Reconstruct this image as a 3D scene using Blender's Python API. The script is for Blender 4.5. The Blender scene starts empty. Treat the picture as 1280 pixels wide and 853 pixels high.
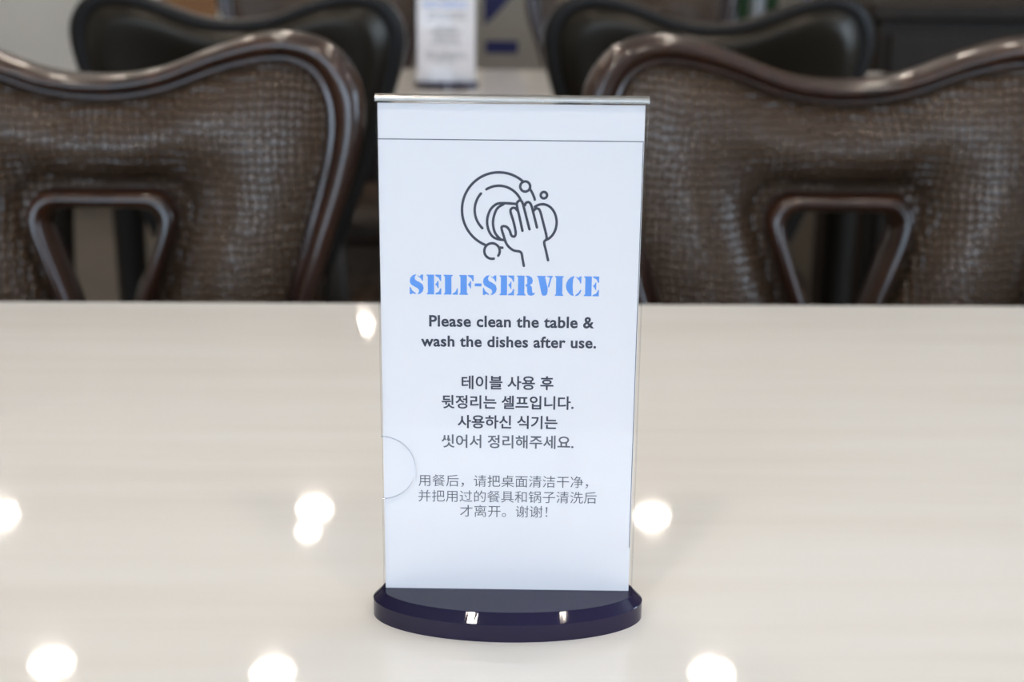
import bpy, bmesh, math
from mathutils import Vector, Matrix

sc = bpy.context.scene
C = sc.collection
PI = math.pi

# ------------------------------------------------------------ camera
CAM = Vector((0, 0, 1.02))
pitch, yaw, roll = math.radians(16.4), math.radians(-1.1), math.radians(0.54)
fwd = Vector((-math.sin(yaw) * math.cos(pitch), math.cos(yaw) * math.cos(pitch), -math.sin(pitch)))
rt = Vector((math.cos(yaw), math.sin(yaw), 0)); up = rt.cross(fwd)
r2 = rt * math.cos(roll) + up * math.sin(roll); u2 = r2.cross(fwd)
cd = bpy.data.cameras.new('camera'); cam = bpy.data.objects.new('camera', cd); C.objects.link(cam)
mw = Matrix((r2, u2, -fwd)).transposed().to_4x4(); mw.translation = CAM
cam.matrix_world = mw
cd.sensor_width = 36; cd.lens = 50; cd.clip_start = .02
cd.dof.use_dof = True; cd.dof.focus_distance = 0.553; cd.dof.aperture_fstop = 10.0; cd.dof.aperture_blades = 0
sc.camera = cam
sc.view_settings.view_transform = 'Standard'; sc.view_settings.look = 'None'
sc.view_settings.gamma = 1; sc.view_settings.use_curve_mapping = False
sc.view_settings.exposure = 0.16

# ------------------------------------------------------------ world: pale overcast daylight outside the windows
w = bpy.data.worlds.new('sky'); sc.world = w; w.use_nodes = True
bg = w.node_tree.nodes['Background']
bg.inputs[0].default_value = (0.62, 0.80, 1.0, 1); bg.inputs[1].default_value = 7.4
LAMP = 120.0          # radiance of the warm ceiling downlights

# ------------------------------------------------------------ materials
def mat(name, col=(.5, .5, .5), rough=.5, metal=0, coat=0, coat_rough=.05, ior=1.5, spec=.5):
    m = bpy.data.materials.new(name); m.use_nodes = True
    b = m.node_tree.nodes['Principled BSDF']
    b.inputs['Base Color'].default_value = (*col, 1); b.inputs['Roughness'].default_value = rough
    b.inputs['Metallic'].default_value = metal; b.inputs['Coat Weight'].default_value = coat
    b.inputs['Coat Roughness'].default_value = coat_rough; b.inputs['IOR'].default_value = ior
    b.inputs['Specular IOR Level'].default_value = spec
    return m, m.node_tree, b
def ramp(nt, fac, stops):
    r = nt.nodes.new('ShaderNodeValToRGB'); e = r.color_ramp.elements
    while len(e) < len(stops): e.new(.5)
    for k, (p, c) in enumerate(stops): e[k].position = p; e[k].color = (*c, 1)
    nt.links.new(fac, r.inputs[0]); return r
def coords(nt, scale=(1, 1, 1), kind='Object'):
    t = nt.nodes.new('ShaderNodeTexCoord'); mp = nt.nodes.new('ShaderNodeMapping')
    mp.inputs['Scale'].default_value = scale; nt.links.new(t.outputs[kind], mp.inputs[0]); return mp
def noise(nt, vec, scale, detail=4, rough=.5, dist=0):
    n = nt.nodes.new('ShaderNodeTexNoise'); n.inputs['Scale'].default_value = scale
    n.inputs['Detail'].default_value = detail; n.inputs['Roughness'].default_value = rough
    n.inputs['Distortion'].default_value = dist
    nt.links.new(vec.outputs[0], n.inputs['Vector']); return n
def bump(nt, b, h, strength, dist):
    bp = nt.nodes.new('ShaderNodeBump'); bp.inputs['Strength'].default_value = strength
    bp.inputs['Distance'].default_value = dist; nt.links.new(h, bp.inputs['Height'])
    nt.links.new(bp.outputs[0], b.inputs['Normal']); return bp

def noisy(name, c1, c2, scale=(3, 3, 3), ns=2, rough=.6, **k):
    m, nt, b = mat(name, c1, rough, **k)
    n = noise(nt, coords(nt, scale), ns, 5)
    r = ramp(nt, n.outputs[0], [(.3, c1), (.7, c2)]); nt.links.new(r.outputs[0], b.inputs['Base Color'])
    return m

M = {}
# polished cream table top with soft lengthwise streaks
m, nt, b = mat('cream_stone', (.74, .70, .63), .038, ior=1.46)
v = coords(nt, (.8, 9, 1)); n = noise(nt, v, 2.2, 6, .55, .25)
v2 = coords(nt, (1.5, 38, 1)); n2 = noise(nt, v2, 1.3, 3, .5)
mx = nt.nodes.new('ShaderNodeMix'); mx.inputs[0].default_value = .35
nt.links.new(n.outputs[0], mx.inputs[2]); nt.links.new(n2.outputs[0], mx.inputs[3])
r = ramp(nt, mx.outputs[0], [(.3, (.71, .655, .595)), (.5, (.755, .705, .65)), (.72, (.785, .745, .70))])
nt.links.new(r.outputs[0], b.inputs['Base Color']); M['table'] = m

# brown crocodile-embossed leather
m, nt, b = mat('croc_leather', (.10, .07, .05), .33, spec=.5)
v = coords(nt, (1, .3, 1)); w1 = noise(nt, v, 9, 2)
add = nt.nodes.new('ShaderNodeVectorMath'); add.operation = 'MULTIPLY_ADD'
nt.links.new(w1.outputs['Color'], add.inputs[0]); add.inputs[1].default_value = (.022, 0, .022)
nt.links.new(v.outputs[0], add.inputs[2])
mp = nt.nodes.new('ShaderNodeMapping'); mp.inputs['Scale'].default_value = (154, 1, 134)
nt.links.new(add.outputs[0], mp.inputs[0])
vo = nt.nodes.new('ShaderNodeTexVoronoi'); vo.feature = 'DISTANCE_TO_EDGE'; vo.inputs['Scale'].default_value = 1
vo.inputs['Randomness'].default_value = .4; nt.links.new(mp.outputs[0], vo.inputs['Vector'])
rr = ramp(nt, vo.outputs['Distance'], [(.0, (0, 0, 0)), (.22, (1, 1, 1))])
bp = bump(nt, b, rr.outputs[0], .9, .0017)
mp2 = nt.nodes.new('ShaderNodeMapping'); mp2.inputs['Scale'].default_value = (16, 1, 62)
nt.links.new(add.outputs[0], mp2.inputs[0]); n3 = noise(nt, mp2, 1, 2)
bp2 = nt.nodes.new('ShaderNodeBump'); bp2.inputs['Strength'].default_value = .5; bp2.inputs['Distance'].default_value = .003
nt.links.new(n3.outputs[0], bp2.inputs['Height']); nt.links.new(bp2.outputs[0], bp.inputs['Normal'])
n4 = noise(nt, coords(nt), 14, 3)
r = ramp(nt, n4.outputs[0], [(.3, (.060, .033, .019)), (.7, (.094, .055, .033))])
mm = nt.nodes.new('ShaderNodeMix'); mm.data_type = 'RGBA'; mm.blend_type = 'MULTIPLY'; mm.inputs[0].default_value = .5
nt.links.new(r.outputs[0], mm.inputs[6]); nt.links.new(rr.outputs[0], mm.inputs[7])
nt.links.new(mm.outputs[2], b.inputs['Base Color']); M['croc'] = m

m, nt, b = mat('dark_leather', (.012, .009, .006), .34, spec=.32)
b.inputs['Specular Tint'].default_value = (1, .9, .8, 1)
n = noise(nt, coords(nt), 420, 3); bump(nt, b, n.outputs[0], .15, .0008); M['black_leather'] = m

def wood(name, c1, c2, rough, coat=.6, sc_=(40, 40, 6)):
    m, nt, b = mat(name, c1, rough, coat=coat, coat_rough=.12, spec=.35)
    n = noise(nt, coords(nt, sc_), 1.4, 6, .6, .8)
    r = ramp(nt, n.outputs[0], [(.3, c1), (.7, c2)]); nt.links.new(r.outputs[0], b.inputs['Base Color'])
    bump(nt, b, n.outputs[0], .08, .001); return m
M['mahogany'] = wood('mahogany', (.012, .004, .002), (.044, .013, .0045), .36, .7)
M['dark_wood'] = wood('dark_wood', (.009, .005, .003), (.018, .011, .006), .65, 0)
M['dark_rim'] = wood('ebonised_wood', (.003, .002, .0015), (.007, .004, .003), .55, 0)
M['honey_wood'] = wood('honey_wood', (.20, .075, .010), (.27, .11, .018), .45, .3, (3, 3, 20))
M['card'] = noisy('card_paper', (.765, .725, .735), (.78, .735, .745), ns=3, rough=.6)
M['ink'] = noisy('grey_ink', (.032, .033, .052), (.045, .045, .065), ns=8, rough=.6)
M['grey_ink'] = noisy('pale_ink', (.085, .087, .105), (.11, .11, .13), ns=8, rough=.6)
M['blue_ink'] = noisy('blue_ink', (.10, .28, .72), (.12, .30, .72), (300, 300, 300), 2, .6)
m, nt, b = mat('indigo_acrylic', (.014, .009, .045), .03, ior=1.5)
b.inputs['Transmission Weight'].default_value = .08; M['indigo'] = m
n = noise(nt, coords(nt), 30, 2); r = ramp(nt, n.outputs[0], [(.3, (.007, .004, .024)), (.7, (.011, .006, .034))])
nt.links.new(r.outputs[0], b.inputs['Base Color'])

def clear(name, tcol, gloss, gcol=(1, 1, 1), rough=.01):
    """thin clear acrylic: transparent sheet with a Fresnel-weighted polished surface"""
    m = bpy.data.materials.new(name); m.use_nodes = True; nt = m.node_tree
    nt.nodes.remove(nt.nodes['Principled BSDF']); out = nt.nodes['Material Output']
    t = nt.nodes.new('ShaderNodeBsdfTransparent'); t.inputs[0].default_value = (*tcol, 1)
    g = nt.nodes.new('ShaderNodeBsdfGlossy'); g.inputs[0].default_value = (*gcol, 1); g.inputs['Roughness'].default_value = rough
    mix = nt.nodes.new('ShaderNodeMixShader')
    if gloss is None:
        f = nt.nodes.new('ShaderNodeFresnel'); f.inputs[0].default_value = 1.24; nt.links.new(f.outputs[0], mix.inputs[0])
    else: mix.inputs[0].default_value = gloss
    nt.links.new(t.outputs[0], mix.inputs[1]); nt.links.new(g.outputs[0], mix.inputs[2])
    nt.links.new(mix.outputs[0], out.inputs[0]); return m
M['acrylic'] = clear('clear_acrylic', (1, 1, 1), .012)
M['fold'] = clear('acrylic_fold', (.8, .8, .8), .45, (.95, .9, .84), .2)
M['acrylic_edge'] = clear('acrylic_edge', (.45, .47, .52), .45, (.9, .92, .95), .12)
M['plaster'] = noisy('white_plaster', (.62, .57, .50), (.66, .61, .54), ns=3, rough=.8)
M['ceiling'] = noisy('ceiling_paint', (.80, .77, .72), (.84, .81, .76), ns=3, rough=.9)
M['taupe'] = noisy('taupe_plaster', (.20, .165, .13), (.24, .20, .16), ns=3, rough=.8)
M['white'] = noisy('white_laminate', (.66, .61, .54), (.69, .64, .57), ns=3, rough=.5)
M['floor'] = noisy('brown_floor', (.055, .040, .026), (.085, .062, .040), (1, 1, 1), 6, .45)
M['cream_board'] = noisy('cream_board', (.27, .23, .185), (.30, .255, .21), ns=3, rough=.7)
M['navy'] = noisy('navy_print', (.006, .007, .065), (.010, .010, .09), ns=3, rough=.6)
M['chrome'] = mat('satin_metal', (.6, .6, .6), .3, 1)[0]
M['green'] = noisy('green_glass', (.012, .035, .012), (.02, .05, .02), ns=3, rough=.15)
M['pink'] = noisy('pink_glaze', (.42, .22, .20), (.46, .26, .24), ns=3, rough=.3)
M['pale'] = noisy('pale_glaze', (.30, .32, .35), (.34, .36, .38), ns=3, rough=.3)
M['blue'] = noisy('blue_plastic', (.12, .20, .60), (.14, .24, .66), ns=3, rough=.35)
m, nt, b = mat('lamp_glow', (1, 1, 1)); b.inputs['Emission Color'].default_value = (1, .89, .76, 1)
b.inputs['Emission Strength'].default_value = LAMP; M['lamp'] = m

# ------------------------------------------------------------ helpers
def link(name, bm, ms, parent=None, smooth=False, weld=False):
    me = bpy.data.meshes.new(name)
    if weld: bmesh.ops.remove_doubles(bm, verts=bm.verts, dist=1e-6)
    bm.to_mesh(me); bm.free()
    for x in (ms if isinstance(ms, (list, tuple)) else [ms]): me.materials.append(x)
    if smooth:
        for p in me.polygons: p.use_smooth = True
    o = bpy.data.objects.new(name, me); C.objects.link(o); o.parent = parent
    return o
def tag(o, label=None, cat=None, group=None, kind=None):
    if label: o['label'] = label
    if cat: o['category'] = cat
    if group: o['group'] = group
    if kind: o['kind'] = kind
    return o
def thing(name, loc, rz, label, cat, group=None):
    o = bpy.data.objects.new(name, None); C.objects.link(o); o.empty_display_size = .05
    o.location = loc; o.rotation_euler = (0, 0, rz); return tag(o, label, cat, group)
def box(bm, x0, x1, y0, y1, z0, z1, bev=0, seg=2):
    r = bmesh.ops.create_cube(bm, size=1)['verts']
    for q in r:
        q.co = Vector(((x0 + x1) / 2 + q.co.x * (x1 - x0), (y0 + y1) / 2 + q.co.y * (y1 - y0), (z0 + z1) / 2 + q.co.z * (z1 - z0)))
    if bev:
        es = {e for q in r for e in q.link_edges}
        bmesh.ops.bevel(bm, geom=list(es), offset=bev, segments=seg, profile=.5, affect='EDGES')
def bx(*a, **k): bm = bmesh.new(); box(bm, *a, **k); return bm
def loft(bm, rings, closed=True, cap=False):
    vs = [[bm.verts.new(p) for p in r] for r in rings]
    n = len(rings[0])
    for a, b_ in zip(vs, vs[1:]):
        for i in range(n if closed else n - 1):
            j = (i + 1) % n
            bm.faces.new((a[i], a[j], b_[j], b_[i]))
    if cap:
        bm.faces.new(vs[0][::-1]); bm.faces.new(vs[-1])
    bmesh.ops.recalc_face_normals(bm, faces=bm.faces)
    return vs
def lathe(prof, cx=0, cy=0, n=40, sx=1, sy=1):
    bm = bmesh.new()
    loft(bm, [[(cx + r * sx * math.cos(2 * PI * k / n), cy + r * sy * math.sin(2 * PI * k / n), z) for k in range(n)] for r, z in prof], cap=True)
    return bm
def tube_path(pts, radii, n=14, flat=1.0):
    """tapered limb along points (for legs)"""
    rings = []
    for i, p in enumerate(pts):
        a = Vector(pts[max(i - 1, 0)]); c = Vector(pts[min(i + 1, len(pts) - 1)]); d = (c - a).normalized()
        s = d.cross(Vector((0, 1, 0))).normalized(); t = d.cross(s)
        rings.append([Vector(p) + s * radii[i] * math.cos(2 * PI * k / n) + t * radii[i] * flat * math.sin(2 * PI * k / n) for k in range(n)])
    bm = bmesh.new(); loft(bm, rings, cap=True); return bm
def catmull(pts, closed=True, m=12):
    out = []; n = len(pts)
    for i in range(n if closed else n - 1):
        g = (lambda k: Vector(pts[k % n])) if closed else (lambda k: Vector(pts[min(max(k, 0), n - 1)]))
        p0, p1, p2, p3 = g(i - 1), g(i), g(i + 1), g(i + 2)
        for k in range(m):
            t = k / m
            out.append(.5 * ((2 * p1) + (p2 - p0) * t + (2 * p0 - 5 * p1 + 4 * p2 - p3) * t * t + (3 * p1 - p0 - 3 * p2 + p3) * t ** 3))
    if not closed: out.append(Vector(pts[-1]))
    return out
def copy_tree(o, parent=None):
    c = o.copy(); C.objects.link(c); c.parent = parent
    for ch in list(o.children): copy_tree(ch, c)
    return c

# ------------------------------------------------------------ room
X0, X1, Y0, Y1, H = -4.0, 3.4, -3.0, 9.0, 2.6
tag(link('floor', bx(X0, X1, Y0, Y1, -.1, 0), M['floor']), kind='structure')
tag(link('ceiling', bx(X0, X1, Y0, Y1, H, H + .1), M['ceiling']), kind='structure')
tag(link('wall_left', bx(X0 - .15, X0, Y0, Y1, 0, H), M['plaster']), kind='structure')
bm = bx(X0, X1, Y1, Y1 + .15, 0, H); tag(link('wall_back', bm, M['plaster']), kind='structure')
def window_wall(name, axis, fixed, out, lo, hi, wins, z0, z1):
    bm = bmesh.new()
    def seg(a, b_, c, d):
        if axis == 'x': box(bm, a, b_, min(fixed, out), max(fixed, out), c, d)
        else: box(bm, min(fixed, out), max(fixed, out), a, b_, c, d)
    seg(lo, hi, 0, z0); seg(lo, hi, z1, H); cur = lo
    for a, b_ in wins: seg(cur, a, z0, z1); cur = b_
    seg(cur, hi, z0, z1)
    tag(link(name, bm, M['plaster']), kind='structure')
    mid = (fixed + out) / 2
    for a, b_ in wins:
        WN[0] += 1
        bm = bmesh.new(); t = .05
        for q in ((a, a + t, z0, z1), (b_ - t, b_, z0, z1), (a + t, b_ - t, z0, z0 + t), (a + t, b_ - t, z1 - t, z1), ((a + b_) / 2 - .02, (a + b_) / 2 + .02, z0 + t, z1 - t)):
            if axis == 'x': box(bm, q[0], q[1], mid - .03, mid + .03, q[2], q[3])
            else: box(bm, mid - .03, mid + .03, q[0], q[1], q[2], q[3])
        tag(link('window_%d' % WN[0], bm, M['dark_wood']), kind='structure')
        ld = bpy.data.lights.new('window_portal', 'AREA'); ld.shape = 'RECTANGLE'; ld.size = b_ - a; ld.size_y = z1 - z0
        ld.cycles.is_portal = True
        lo_ = bpy.data.objects.new('window_portal', ld); C.objects.link(lo_)
        c_ = (a + b_) / 2
        if axis == 'x': lo_.location = (c_, out, (z0 + z1) / 2); lo_.rotation_euler = (PI / 2, 0, 0 if fixed > out else PI)
        else: lo_.location = (out, c_, (z0 + z1) / 2); lo_.rotation_euler = (PI / 2, 0, PI / 2 if out > fixed else -PI / 2)
WN = [0]
window_wall('wall_rear', 'x', Y0, Y0 - .15, X0, X1, [(-3.2, -1.3), (-.9, 1.0)], .7, 2.35)
window_wall('wall_right', 'y', X1, X1 + .15, Y0, Y1, [(-.1, 1.8)], .7, 2.35)

# ceiling downlights; those after the sideboard one are unseen, added for more overhead light
proto = None
for i, (x, y, lab) in enumerate([
        (-1.28, 3.79, 'lit round ceiling downlight left of the pair above the third row of chairs'),
        (-.62, 3.73, 'lit round ceiling downlight above the left chair of the third row'),
        (.67, 3.73, 'lit round ceiling downlight above the right chair of the third row'),
        (-.64, 4.95, 'lit round ceiling downlight above the cream notice board, the farther of two close ones'),
        (-.64, 4.75, 'lit round ceiling downlight above the cream notice board, the nearer of two close ones'),
        (.62, 4.88, 'lit round ceiling downlight above the far counter with jars'),
        (-.68, 7.5, 'lit round ceiling downlight nearest the far back wall'),
        (-1.79, 4.89, 'lit round ceiling downlight over the left aisle in front of the white cabinet'),
        (-.45, -.45, 'lit round ceiling downlight just behind the camera, on its left'),
        (.66, -.45, 'lit round ceiling downlight just behind the camera, on its right'),
        (2.1, 3.7, 'lit round ceiling downlight above the dark sideboard'),
        (-.65, 1.1, 'unseen ceiling downlight added to brighten the left half of the nearest table'),
        (.65, 1.1, 'unseen ceiling downlight added to brighten the right half of the nearest table'),
        (-.65, 2.35, 'unseen ceiling downlight added to brighten the left half of the second table'),
        (.65, 2.35, 'unseen ceiling downlight added to brighten the right half of the second table'),
        (.0, .45, 'unseen ceiling downlight added for overhead light straight above the large sharp sign'),
        (-1.7, 2.6, 'unseen ceiling downlight added for fill over the left aisle beside the second table'),  # aisle lamps here and below are unseen, added as overhead fill
        (-3.0, 4.7, 'unseen ceiling downlight added to brighten the white cabinet, before its left end'),  # unseen lamp added to lighten the white cabinet
        (-2.4, 1.2, 'unseen ceiling downlight added for fill over the far left aisle beside the first table'),
        (2.2, 1.2, 'unseen ceiling downlight added for fill over the right aisle beside the first table')]):
    if proto is None:
        proto = thing('ceiling_downlight', (x, y, H), 0, lab, 'ceiling light', 'round ceiling downlights')
        link('trim_ring', lathe([(.055, -.002), (.075, -.006), (.078, -.003), (.078, 0), (.055, 0)], n=40), M['white'], proto)
        link('lens', lathe([(.052, -.005), (.054, -.003), (.054, -.001)], n=40), M['lamp'], proto)
    else:
        o = copy_tree(proto); o.location = (x, y, H); o['label'] = lab
        if y == 4.75: o.scale = (.6, .6, 1)
        if y == -.45: o.scale = (1.35, 1.35, 1)

# ------------------------------------------------------------ tables
def make_table(loc, label):
    t = thing('dining_table', loc, 0, label, 'table')
    bm = bx(-.76, .76, -.36, .36, .712, .75, bev=.004, seg=3); link('table_top', bm, M['table'], t)
    link('apron', bx(-.69, .69, -.27, .27, .64, .712, bev=.004), M['mahogany'], t)
    for sx in (-1, 1):
        for sy in (-1, 1):
            x, y = sx * .67, sy * .235
            link('leg', tube_path([(x, y, .64), (x, y, .60), (x, y, .5), (x, y, .2), (x, y, .06), (x, y, .03), (x, y, 0)], [.036, .036, .03, .026, .022, .028, .024]), M['dark_wood'], t, smooth=True)
    return t
make_table((0, .658, 0), 'long glossy cream table nearest the camera carrying the large sharp sign')
make_table((.0, 2.40, 0), 'glossy cream table behind the front chairs carrying the small blurred sign')

# ------------------------------------------------------------ chairs
ZC = .73                                     # centre of the opening
def polar(curve, n):
    """resample a closed star-shaped curve by angle about (0, ZC)"""
    d = sorted((math.atan2(p.y - ZC, p.x) % (2 * PI), (Vector((p.x, p.y)) - Vector((0, ZC))).length) for p in curve)
    d = [(d[-1][0] - 2 * PI, d[-1][1])] + d + [(d[0][0] + 2 * PI, d[0][1])]
    out = []; j = 0
    for k in range(n):
        a = 2 * PI * k / n
        while d[j + 1][0] < a: j += 1
        f = (a - d[j][0]) / max(d[j + 1][0] - d[j][0], 1e-9); r = d[j][1] + f * (d[j + 1][1] - d[j][1])
        out.append(Vector((r * math.cos(a), ZC + r * math.sin(a))))
    return out
def mirror(half):  # half from top centre (x=0) to bottom centre (x=0)
    return half + [(-x, z) for x, z in half[-2:0:-1]]
NS = 180
outer = polar(catmull(mirror([(0, .893), (.05, .899), (.105, .919), (.155, .931), (.196, .922), (.219, .896), (.225, .865), (.217, .82), (.197, .76), (.178, .70), (.155, .64), (.132, .585), (.110, .540), (.06, .520), (0, .518)]), m=16), NS)
inner = polar(catmull(mirror([(0, .873), (.05, .879), (.105, .898), (.152, .907), (.180, .898), (.193, .874), (.194, .845), (.187, .81), (.170, .75), (.152, .69), (.131, .64), (.109, .592), (.088, .560), (.05, .545), (0, .543)]), m=16), NS)
hole_o = polar(catmull(mirror([(0, .798), (.03, .7985), (.05, .797), (.0625, .784), (.063, .768), (.053, .738), (.040, .703), (.026, .665), (.014, .640), (0, .634)]), m=12), NS)
hole_i = polar(catmull(mirror([(0, .782), (.026, .782), (.040, .780), (.046, .772), (.044, .760), (.036, .735), (.025, .703), (.014, .674), (.007, .660), (0, .656)]), m=12), NS)
def bend(x, z, d):            # d: depth, negative = forward
    return Vector((x, .20 + .12 * (z - .5) - .45 * x * x + d, z))
def make_chair(loc, rz, label, group):
    t = thing('dining_chair', loc, rz, label, 'chair', group)
    def sweep(name, A, B, prof, m_, ring=True):
        rings = [[bend(*(a.lerp(b_, s)), d) for a, b_ in zip(A, B)] for s, d in prof]
        bm = bmesh.new(); loft(bm, rings + ([rings[0]] if ring else [])); return link(name, bm, m_, t, smooth=True, weld=True)
    sweep('back_frame', outer, inner, [(-.01, .010), (-.035, .003), (-.03, -.005), (.02, -.012), (.10, -.0175), (.22, -.0215), (.36, -.0235), (.50, -.0225), (.62, -.0195), (.72, -.015), (.79, -.0115), (.83, -.0110), (.89, -.0125), (.95, -.012), (1.0, -.009), (1.04, .0)], M['mahogany'], False)
    sweep('rear_rim', outer, inner, [(1.04, .0), (1.02, .012), (.8, .020), (.4, .023), (.10, .020), (.0, .014), (-.01, .010), (.5, .0)], M['dark_rim'])
    sweep('opening_trim', hole_o, hole_i, [(0, .0), (-.05, -.010), (.06, -.018), (.25, -.023), (.5, -.024), (.75, -.019), (.95, -.010), (1.0, 0), (1.0, .012), (.7, .020), (.3, .020), (.05, .014)], M['mahogany'])
    def pad(name, A, B, prof, m_):
        rings = [[bend(*(a.lerp(b_, s)), d) for a, b_ in zip(A, B)] for s, d in prof]
        bm = bmesh.new(); loft(bm, rings); return link(name, bm, m_, t, smooth=True)
    # bulge profiles: from the frame towards the opening
    P = [(-.02, .0)] + [(s, -(.008 + .020 * math.sin(PI * min(s / .5, 1) / 2) ** .8 if s < .5 else .028 * max(math.cos(PI * (s - .5) / .80), 0) ** .75)) for s in [0, .02, .05, .09, .14, .2, .3, .4, .5, .6, .68, .74, .79, .83, .86, .88, .895]] + [(.91, .004), (.96, .006), (1.04, .006)]
    pad('backrest_front', inner, hole_o, P, M['croc'])
    P2 = [(-.05, .014)] + [(s, .016 + .022 * math.sin(PI * min(s / .22, 1) / 2) if s < .22 else .018 + .020 * math.cos(PI * (s - .22) / 1.56)) for s in [0, .02, .05, .09, .13, .17, .22, .34, .45, .6, .75, .88, .96]] + [(1.0, .012), (1.04, .004)]
    pad('backrest_rear', [a.lerp(b_, .55) for a, b_ in zip(outer, inner)], hole_o, P2, M['black_leather'])
    # piping bead inside the frame
    rings = []
    for k in range(8):
        a = 2 * PI * k / 8; rings.append([bend(*(p.lerp(q, .018 + .010 * math.cos(a))), -.0125 + .0028 * math.sin(a)) for p, q in zip(inner, hole_o)])
    bm = bmesh.new(); loft(bm, rings + [rings[0]]); link('piping', bm, M['croc'], t, smooth=True, weld=True)
    # seat
    bm = bmesh.new()
    shape = catmull([(-.21, -.20), (-.12, -.225), (0, -.23), (.12, -.225), (.21, -.20), (.225, -.15), (.215, 0), (.185, .16), (.17, .19), (0, .195), (-.17, .19), (-.185, .16), (-.215, 0), (-.225, -.15)], m=6)
    loft(bm, [[(p.x * f, p.y * f - .01, z) for p in shape] for f, z in [(.97, .425), (1.0, .435), (1.01, .45), (.99, .468), (.93, .48), (.8, .488), (.5, .493), (.1, .495)]], cap=True)
    link('seat', bm, M['croc'], t, smooth=True)
    bm = bmesh.new(); loft(bm, [[(p.x * f, p.y * f - .01, z) for p in shape] for f, z in [(.94, .36), (.975, .365), (.98, .40), (1.0, .41), (1.0, .428), (.9, .43)]], cap=True)
    link('seat_rail', bm, M['mahogany'], t, smooth=True)
    for s in (-1, 1):
        link('leg', tube_path([(s * .18, -.18, .42), (s * .195, -.195, .36), (s * .20, -.205, .28), (s * .19, -.20, .16), (s * .185, -.20, .06), (s * .19, -.21, .015), (s * .19, -.21, 0)], [.03, .033, .027, .018, .015, .02, .018]), M['mahogany'], t, smooth=True)
        link('leg', tube_path([(s * .118, bend(.118, .60, 0).y, .60), (s * .120, .19, .50), (s * .122, .175, .40), (s * .13, .19, .22), (s * .145, .235, .06), (s * .155, .255, 0)], [.014, .02, .022, .019, .016, .018]), M['dark_wood'], t, smooth=True)
    return t
ch = make_chair((-.328, .980, 0), 0, 'brown crocodile-leather chair facing the camera, left of the large sign', 'chairs at the first table')
def chair(loc, rz, lab, grp):
    c = copy_tree(ch); c.location = loc; c.rotation_euler = (0, 0, rz); c['label'] = lab; c['group'] = grp
chair((.305, .980, 0), 0, 'brown crocodile-leather chair facing the camera, right of the large sign', 'chairs at the first table')
chair((-.335, 2.19, 0), PI, 'blurred chair turned away, its plain black back behind the front left chair', 'chairs turned away at the second table')
chair((.30, 2.19, 0), PI, 'blurred chair turned away, its plain black back behind the front right chair', 'chairs turned away at the second table')
chair((-.345, 2.88, 0), 0, 'faint brown chair beyond the second table, left of the small blurred sign', 'chairs beyond the second table')
chair((.305, 2.88, 0), 0, 'faint brown chair beyond the second table, right of the navy-printed board', 'chairs beyond the second table')

# ------------------------------------------------------------ the sign
def poly(bm, pts, y, flip=False):
    vs = [bm.verts.new((x, y, z)) for x, z in pts]
    es = [bm.edges.new((vs[i], vs[(i + 1) % len(vs)])) for i in range(len(vs))]
    bmesh.ops.triangle_fill(bm, edges=es, use_beauty=True)
def face_front(bm):
    bmesh.ops.recalc_face_normals(bm, faces=bm.faces)
    for f in bm.faces:
        f.normal_update()
        if f.normal.y > 0: f.normal_flip()
MM = .001
YC = -.0007                                  # front face of the card (local -Y faces the camera)
YT = YC - .00008                             # print
def text_mesh(name, body, u0, u1, v, off, m_, parent, spacing=1.0, rot=0):
    c = bpy.data.curves.new('lettering', 'FONT'); c.body = body; c.size = 1; c.offset = off; c.space_character = spacing
    c.resolution_u = 6
    to = bpy.data.objects.new('lettering', c); C.objects.link(to)
    bpy.context.view_layer.update()
    me = bpy.data.meshes.new_from_object(to.evaluated_get(bpy.context.evaluated_depsgraph_get()))
    bpy.data.objects.remove(to); me.name = name
    xs = [q.co.x for q in me.vertices]; a, b_ = min(xs), max(xs); s = (u1 - u0) / (b_ - a)
    for q in me.vertices:
        q.co = Vector(((u0 + (q.co.x - a) * s) * MM, YT, (v + q.co.y * s) * MM))
    me.materials.clear(); me.materials.append(m_)
    o = bpy.data.objects.new(name, me); C.objects.link(o); o.parent = parent; return o

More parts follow.
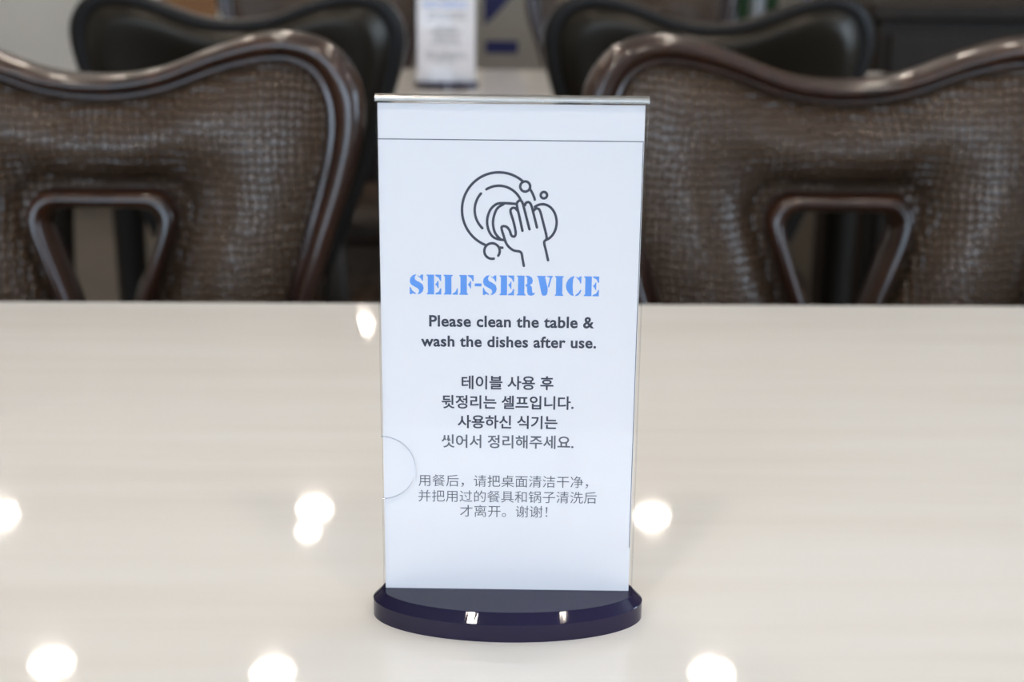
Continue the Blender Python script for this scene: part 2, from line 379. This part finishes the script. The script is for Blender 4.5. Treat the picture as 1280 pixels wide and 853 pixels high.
GLY = {
 'E': [[(0,237),(92,237),(92,0),(0,0),(0,10),(15,22),(15,215),(0,227)], [(106,237),(180,237),(180,163),(167,163),(150,200),(106,224)],
       [(108,126),(124,140),(138,165),(147,165),(147,75),(138,75),(124,104),(108,117)], [(106,0),(180,0),(180,75),(168,75),(150,36),(106,13)]],
 'L': [[(0,237),(112,237),(112,227),(95,215),(95,0),(0,0),(0,10),(15,22),(15,215),(0,227)], [(109,0),(174,0),(174,77),(163,77),(148,38),(109,12)]],
 'F': [[(0,237),(95,237),(95,22),(110,10),(110,0),(0,0),(0,10),(15,22),(15,215),(0,227)], [(109,237),(180,237),(180,163),(167,163),(150,200),(109,224)],
       [(110,126),(125,140),(139,165),(148,165),(148,75),(139,75),(125,104),(110,117)]],
 '-': [[(0,103),(84,103),(84,138),(0,138)]],
 'I': [[(0,237),(108,237),(108,227),(94,215),(94,22),(108,10),(108,0),(0,0),(0,10),(14,22),(14,215),(0,227)]],
 'V': [[(0,237),(110,237),(110,228),(99,220),(132,95),(134,55),(124,15),(104,0),(78,0),(62,12),(52,45),(14,215),(0,227)], [(123,237),(197,237),(197,228),(182,218),(147,92),(134,112),(160,215),(123,228)]],
 'C': [[(106,240),(62,228),(26,195),(4,152),(0,118),(5,85),(28,42),(62,10),(99,-2),(88,35),(83,118),(88,203)],
       [(118,238),(150,217),(173,237),(189,237),(189,150),(178,150),(163,187),(133,214)], [(115,-3),(153,8),(180,38),(192,70),(179,76),(155,40),(118,12)]],
 'R': [[(0,237),(93,237),(93,22),(108,10),(108,0),(0,0),(0,10),(14,22),(14,215),(0,227)],
       [(107,237),(150,235),(185,217),(199,180),(190,145),(163,124),(188,104),(192,45),(203,27),(222,40),(226,25),(205,3),(172,-3),(143,8),(128,40),(128,100),(107,117),(107,129),(128,138),(128,215),(107,228)]],
 'S': [[(84,240),(42,230),(9,197),(0,155),(15,118),(58,92),(104,68),(117,44),(108,18),(90,-2),(130,7),(160,33),(173,75),(160,118),(120,146),(76,168),(62,190),(68,215)],
       [(95,230),(120,214),(145,237),(166,237),(166,163),(155,163),(135,196),(104,214)], [(0,87),(10,87),(30,47),(74,14),(72,-2),(44,13),(16,0),(0,0)]]}
PXU = lambda x: (x - 512.9) / (748.3 - 512.9) * 71.9 - 38.3       # letter spacing measured along the heading
HEAD = [('S',512.9,530.4),('E',534,552.2),('L',555.3,572.8),('F',574.6,592.5),('-',593.8,602.3),('S',604,621.3),('E',624.8,642.8),('R',646.3,668.7),('V',671.2,691),('I',693.5,704.2),('C',707.2,726.5),('E',729.6,748.3)]
SIGN_U = 1.2
def make_sign(loc, rz, label):
    t = thing('table_sign', loc, rz, label, 'sign', 'upright table signs')
    # oval indigo base
    bm = bmesh.new(); n = 256
    A, B = 54.5, 24.8
    prof = [(1.0, 1.0, 0), (1.0, 1.0, 7.2), (1 - .25 / A, 1 - .25 / B, 7.5), (1 - 3.4 / A, 1 - 3.4 / B, 10.75), (1 - 3.7 / A, 1 - 3.7 / B, 11.0)]
    rings = [[(A * fx * math.cos(2 * PI * k / n) * MM, B * fy * math.sin(2 * PI * k / n) * MM, z * MM) for k in range(n)] for fx, fy, z in prof]
    rings += [[(A * f * math.cos(2 * PI * k / n) * MM, B * f * math.sin(2 * PI * k / n) * MM, .011) for k in range(n)] for f in (.5,)]
    loft(bm, rings, cap=True)
    bs = link('base', bm, M['indigo'], t); tag(bs, 'dark indigo oval base with bevelled rim')
    for p in bs.data.polygons: p.use_smooth = False
    # clear holder: two sheets and the fold on top; the front one has a thumb notch in its left side
    W = 50.0; Z0_, Z1_ = 8.0, 207.6
    def sheet(name, y0, y1, notch):
        pts = [(-W, Z0_), (W, Z0_), (W, Z1_), (-W, Z1_)]
        if notch: pts += [(-W + 13.2 * math.sin(a), 63.5 + 13.1 * math.cos(a)) for a in [PI * k / 36 for k in range(37)]]
        bm = bmesh.new(); n_ = len(pts)
        a = [bm.verts.new((x * MM, y0, z * MM)) for x, z in pts]; b_ = [bm.verts.new((x * MM, y1, z * MM)) for x, z in pts]
        f1 = bm.faces.new(a); f2 = bm.faces.new(b_[::-1])
        for i in range(n_):
            f = bm.faces.new((a[i], b_[i], b_[(i + 1) % n_], a[(i + 1) % n_])); f.material_index = 1
        bmesh.ops.recalc_face_normals(bm, faces=bm.faces)
        bmesh.ops.triangulate(bm, faces=[f1, f2])
        return link(name, bm, [M['acrylic'], M['acrylic_edge']], t)
    tag(sheet('front_sheet', -.0026, -.0012, True), 'clear acrylic sheet with a round thumb notch')
    sheet('rear_sheet', .0012, .0026, False)
    bm = bmesh.new()
    prof = [(2.6, 207.0), (2.6, 208.3), (2.1, 209.1), (1.2, 209.5), (-1.2, 209.5), (-2.1, 209.1), (-2.6, 208.3), (-2.6, 207.0), (-1.2, 207.3), (0, 207.8), (1.2, 207.3)]
    loft(bm, [[(x * MM, y * MM, z * MM) for y, z in prof] for x in (-50.2, -50, 50, 50.2)], cap=True)
    link('top_fold', bm, M['fold'], t, smooth=False)
    # card
    bm = bmesh.new(); box(bm, -.0494, .0488, YC, .0004, .0105, .2062)
    card = link('card', bm, M['card'], t); tag(card, 'white printed card')
    bm = bmesh.new()
    for q in ((-49.4, 48.6, 192.85, 193.15), (48.35, 48.6, 30.0, 193.0)):
        poly(bm, [(q[0] * MM, q[2] * MM), (q[1] * MM, q[2] * MM), (q[1] * MM, q[3] * MM), (q[0] * MM, q[3] * MM)], YT)
    face_front(bm); link('border_line', bm, M['ink'], card)
    # stencil heading
    bm = bmesh.new(); hh = 7.75
    for k, (g, xa, xb) in enumerate(HEAD):
        us = PXU(xa); ue = PXU(xb); gw = max(p[0] for s in GLY[g] for p in s)
        for s in GLY[g]:
            poly(bm, [((us + p[0] / gw * (ue - us)) * MM, (133.95 + p[1] / 237 * hh) * MM) for p in s], YT)
    face_front(bm); tag(link('heading', bm, M['blue_ink'], card), 'blue stencil lettering SELF-SERVICE')
    T = lambda nm, body, a, b_, v, off, m_, sp=1.0: text_mesh(nm, body, a + SIGN_U, b_ + SIGN_U, v, off, m_, card, sp)
    T('text_line', 'Please clean the table &', -32.2, 30.9, 121.4, .026, M['ink'], 1.05)
    T('text_line', 'wash the dishes after use.', -35.4, 31.9, 113.4, .026, M['ink'], 1.05)
    T('text_line', '테이블 사용 후', -19.8, 15.8, 96.7, .020, M['ink'])
    T('text_line', '뒷정리는 셀프입니다.', -27.6, 23.8, 88.7, .020, M['ink'])
    T('text_line', '사용하신 식기는', -21.4, 17.6, 80.6, .020, M['ink'])
    T('text_line', '씻어서 정리해주세요.', -27.7, 24.1, 72.4, .016, M['grey_ink'])
    T('text_line', '用餐后，请把桌面清洁干净，', -36.9, 30.2, 55.9, -.002, M['grey_ink'])
    T('text_line', '并把用过的餐具和锅子清洗后', -37.0, 33.7, 49.3, -.002, M['grey_ink'])
    T('text_line', '才离开。谢谢！', -20.5, 14.3, 43.0, -.002, M['grey_ink'])
    # dish-washing symbol (strokes in tenths of a printer unit, origin at its centre)
    arc = lambda cx, cy, r, a0, a1, ry=None, n=40: [(cx + r * math.cos(math.radians(a0 + (a1 - a0) * k / n)), cy + (ry or r) * math.sin(math.radians(a0 + (a1 - a0) * k / n))) for k in range(n + 1)]
    crv = lambda *p: [(q.x, q.y) for q in catmull(p, closed=False, m=8)]
    S = [arc(447, 385, 247, -51, -248), arc(447, 385, 249, -33, -17), arc(620, 228, 33, 0, 360), arc(745, 283, 21, 0, 360),
         arc(402, 655, 52, 76, 396), [(455, 632), (472, 632)],
         arc(447, 385, 160, -122, -24), arc(447, 385, 162, 222, 133),
         crv((558, 342), (480, 338), (430, 345), (388, 385), (368, 455), (382, 525), (420, 568), (488, 582)),
         crv((478, 344), (432, 378), (408, 455), (420, 530), (462, 580)),
         arc(737, 462, 96, -122, 76, 120),
         crv((617, 752), (608, 705), (595, 660), (545, 648), (503, 612), (482, 560), (465, 497), (495, 492), (518, 515), (532, 550), (552, 556), (560, 530), (545, 460), (524, 392), (535, 370), (555, 370), (566, 382)),
         crv((605, 518), (585, 430), (566, 350), (576, 324), (594, 322), (606, 342), (628, 420), (652, 508)),
         crv((702, 495), (682, 420), (662, 350), (645, 330), (626, 335), (620, 350)),
         crv((680, 385), (690, 373), (708, 372), (722, 390), (745, 470), (768, 562), (752, 592), (765, 650), (780, 712))]
    bm = bmesh.new(); hw = 8.6
    cu = lambda x, y: ((-5.41 + ((540 + x / 5.33) - 621) / 3.348) * MM, (170.52 - ((190 + y / 5.33) - 250) / 3.24) * MM)
    for st in S:
        n_ = len(st); L, R = [], []
        for i, p in enumerate(st):
            a = st[max(i - 1, 0)]; c_ = st[min(i + 1, n_ - 1)]; d = Vector((c_[0] - a[0], c_[1] - a[1])).normalized()
            L.append(cu(p[0] - d.y * hw, p[1] + d.x * hw)); R.append(cu(p[0] + d.y * hw, p[1] - d.x * hw))
        lv = [bm.verts.new((x, YT, z)) for x, z in L]; rv = [bm.verts.new((x, YT, z)) for x, z in R]
        for i in range(n_ - 1): bm.faces.new((lv[i], lv[i + 1], rv[i + 1], rv[i]))
        for p in (st[0], st[-1]):
            bm.faces.new([bm.verts.new((cu(p[0] + hw * math.cos(a), p[1] + hw * math.sin(a))[0], YT - .00001, cu(p[0] + hw * math.cos(a), p[1] + hw * math.sin(a))[1])) for a in [2 * PI * k / 12 for k in range(12)]])
    for f in bm.faces:
        f.normal_update()
        if f.normal.y > 0: f.normal_flip()
    tag(link('dishwashing_symbol', bm, M['ink'], card), 'line drawing of a hand scrubbing a plate with a sponge')
    return t
sign = make_sign((.0093, .5245, .75), math.radians(-1.6), 'large sharp clear-acrylic sign with SELF-SERVICE card on the nearest table')
s2 = copy_tree(sign); s2.location = (-.068, 2.44, .75); s2.rotation_euler = (0, 0, math.radians(1)); s2['label'] = 'small blurred white sign on the second table behind the large sign'

# ------------------------------------------------------------ blurred background
t = thing('storage_cabinet', (-1.75, 5.6, 0), 0, 'tall white cabinet at the far left of the picture', 'cabinet')
link('body', bx(-.80, .80, -.25, .25, .06, 1.9, bev=.004), M['white'], t)
link('plinth', bx(-.77, .77, -.22, .22, 0, .06), M['dark_wood'], t)
for x, x2 in ((-.78, -.303), (-.297, .78)):
    d = link('door', bx(x, x2, -.27, -.25, .09, 1.88, bev=.003), M['white'], t)
    hx = x2 - .05 if x2 < 0 else x + .05; link('handle', bx(hx - .008, hx + .008, -.30, -.27, .95, 1.15, bev=.003), M['chrome'], d)

t = thing('partition_panel', (-.98, 5.0, 0), 0, 'orange-brown wooden panel behind the left black chair back', 'partition')
link('panel', bx(-.13, .06, -.02, .02, 0, 1.9, bev=.004), M['honey_wood'], t)
link('post', bx(.065, .17, -.03, .03, 0, 1.9, bev=.004), M['white'], t)

t = thing('notice_board', (-.04, 3.75, 0), 0, 'cream board with navy corner print between the far chairs', 'board')
link('board', bx(-.22, .34, -.015, .015, .30, 1.25, bev=.003), M['cream_board'], t)
bm = bmesh.new(); poly(bm, [(.032, 1.1), (.30, 1.1), (.30, 1.06), (.06, .79), (.032, .765)], -.0158); face_front(bm)
link('corner_print', bm, M['navy'], t)
bm = bmesh.new()
box(bm, .035, .12, -.0162, -.0152, .695, .728); link('printed_band', bm, M['navy'], t)
bm = bmesh.new(); box(bm, .02, .13, -.0162, -.0152, .645, .655); link('printed_rule', bm, M['navy'], t)
for x in (-.17, .29): link('foot', bx(x - .015, x + .015, -.15, .15, 0, .03, bev=.004), M['dark_wood'], t)
for x in (-.17, .29): link('upright', bx(x - .012, x + .012, .016, .036, .03, 1.2), M['dark_wood'], t)

t = thing('serving_counter', (1.05, 4.25, 0), 0, 'beige-topped counter behind the right black chair back', 'counter')
link('counter_top', bx(-.62, .62, -.32, .32, .71, .75, bev=.004), M['cream_board'], t)
link('body', bx(-.58, .58, -.28, .28, 0, .71), M['taupe'], t)
def vessel(name, x, y, prof, m_, lab, cat):
    o = link(name, lathe(prof, n=28), m_, None, smooth=True); o.location = (x, y, .75); tag(o, lab, cat, 'jars and bottles on the far counter')
jar = [(.036, 0), (.04, .01), (.04, .10), (.034, .125), (.026, .13), (.026, .15), (.02, .155)]
bot = [(.022, 0), (.024, .01), (.024, .15), (.016, .18), (.011, .20), (.011, .25), (.008, .255)]
slim = [(.016, 0), (.018, .01), (.018, .12), (.015, .14), (.008, .145)]
slim_b = [(.017, 0), (.019, .01), (.019, .15), (.012, .18), (.008, .20), (.008, .25), (.006, .255)]
vessel('storage_jar', .605, 4.1, slim, M['pale'], 'pale slim jar, leftmost on the far counter', 'jar')
vessel('storage_jar', .648, 4.1, slim, M['pink'], 'dull pink slim jar between two pale ones on the far counter', 'jar')
vessel('bottle', .722, 4.1, slim_b, M['green'], 'dark green bottle left of the pale grey jar', 'bottle')
vessel('storage_jar', .763, 4.1, slim, M['pale'], 'pale grey jar between the two dark green bottles', 'jar')
vessel('bottle', .802, 4.1, slim_b, M['green'], 'dark green bottle right of the pale grey jar', 'bottle')
vessel('storage_jar', .685, 4.1, slim, M['pale'], 'pale jar immediately left of the first dark green bottle', 'jar')
vessel('canister', .95, 4.15, [(.045, 0), (.048, .01), (.048, .13), (.044, .14), (.01, .145)], M['blue'], 'blue canister at the right end of the far counter', 'canister')

t = thing('wardrobe', (1.45, 5.2, 0), 0, 'honey-coloured wooden cabinet behind the counter at upper right', 'cabinet')
link('body', bx(-.13, .8, -.2, .2, 0, 1.8, bev=.004), M['honey_wood'], t)
for x in (-.125, .34): link('door', bx(x, x + .46, -.22, -.2, .05, 1.75, bev=.003), M['honey_wood'], t)

t = thing('sideboard', (1.25, 3.05, 0), 0, 'dark wooden sideboard in shade at the upper right corner', 'sideboard')
link('top', bx(-.50, .62, -.24, .24, .845, .875, bev=.006), M['dark_wood'], t)
link('body', bx(-.48, .60, -.22, .22, .08, .845, bev=.003), M['dark_wood'], t)
for k in range(3):
    x = -.46 + k * .352; d = link('door', bx(x, x + .342, -.235, -.22, .11, .82, bev=.004), M['dark_wood'], t)
    link('knob', lathe([(.006, 0), (.012, .01), (.012, .02), (.004, .026)], n=16), M['mahogany'], d).matrix_local = Matrix.Translation((x + .30, -.235, .6)) @ Matrix.Rotation(PI / 2, 4, 'X')
for x in (-.44, .56):
    for y in (-.18, .18): link('foot', bx(x - .025, x + .025, y - .025, y + .025, 0, .08), M['dark_wood'], t)
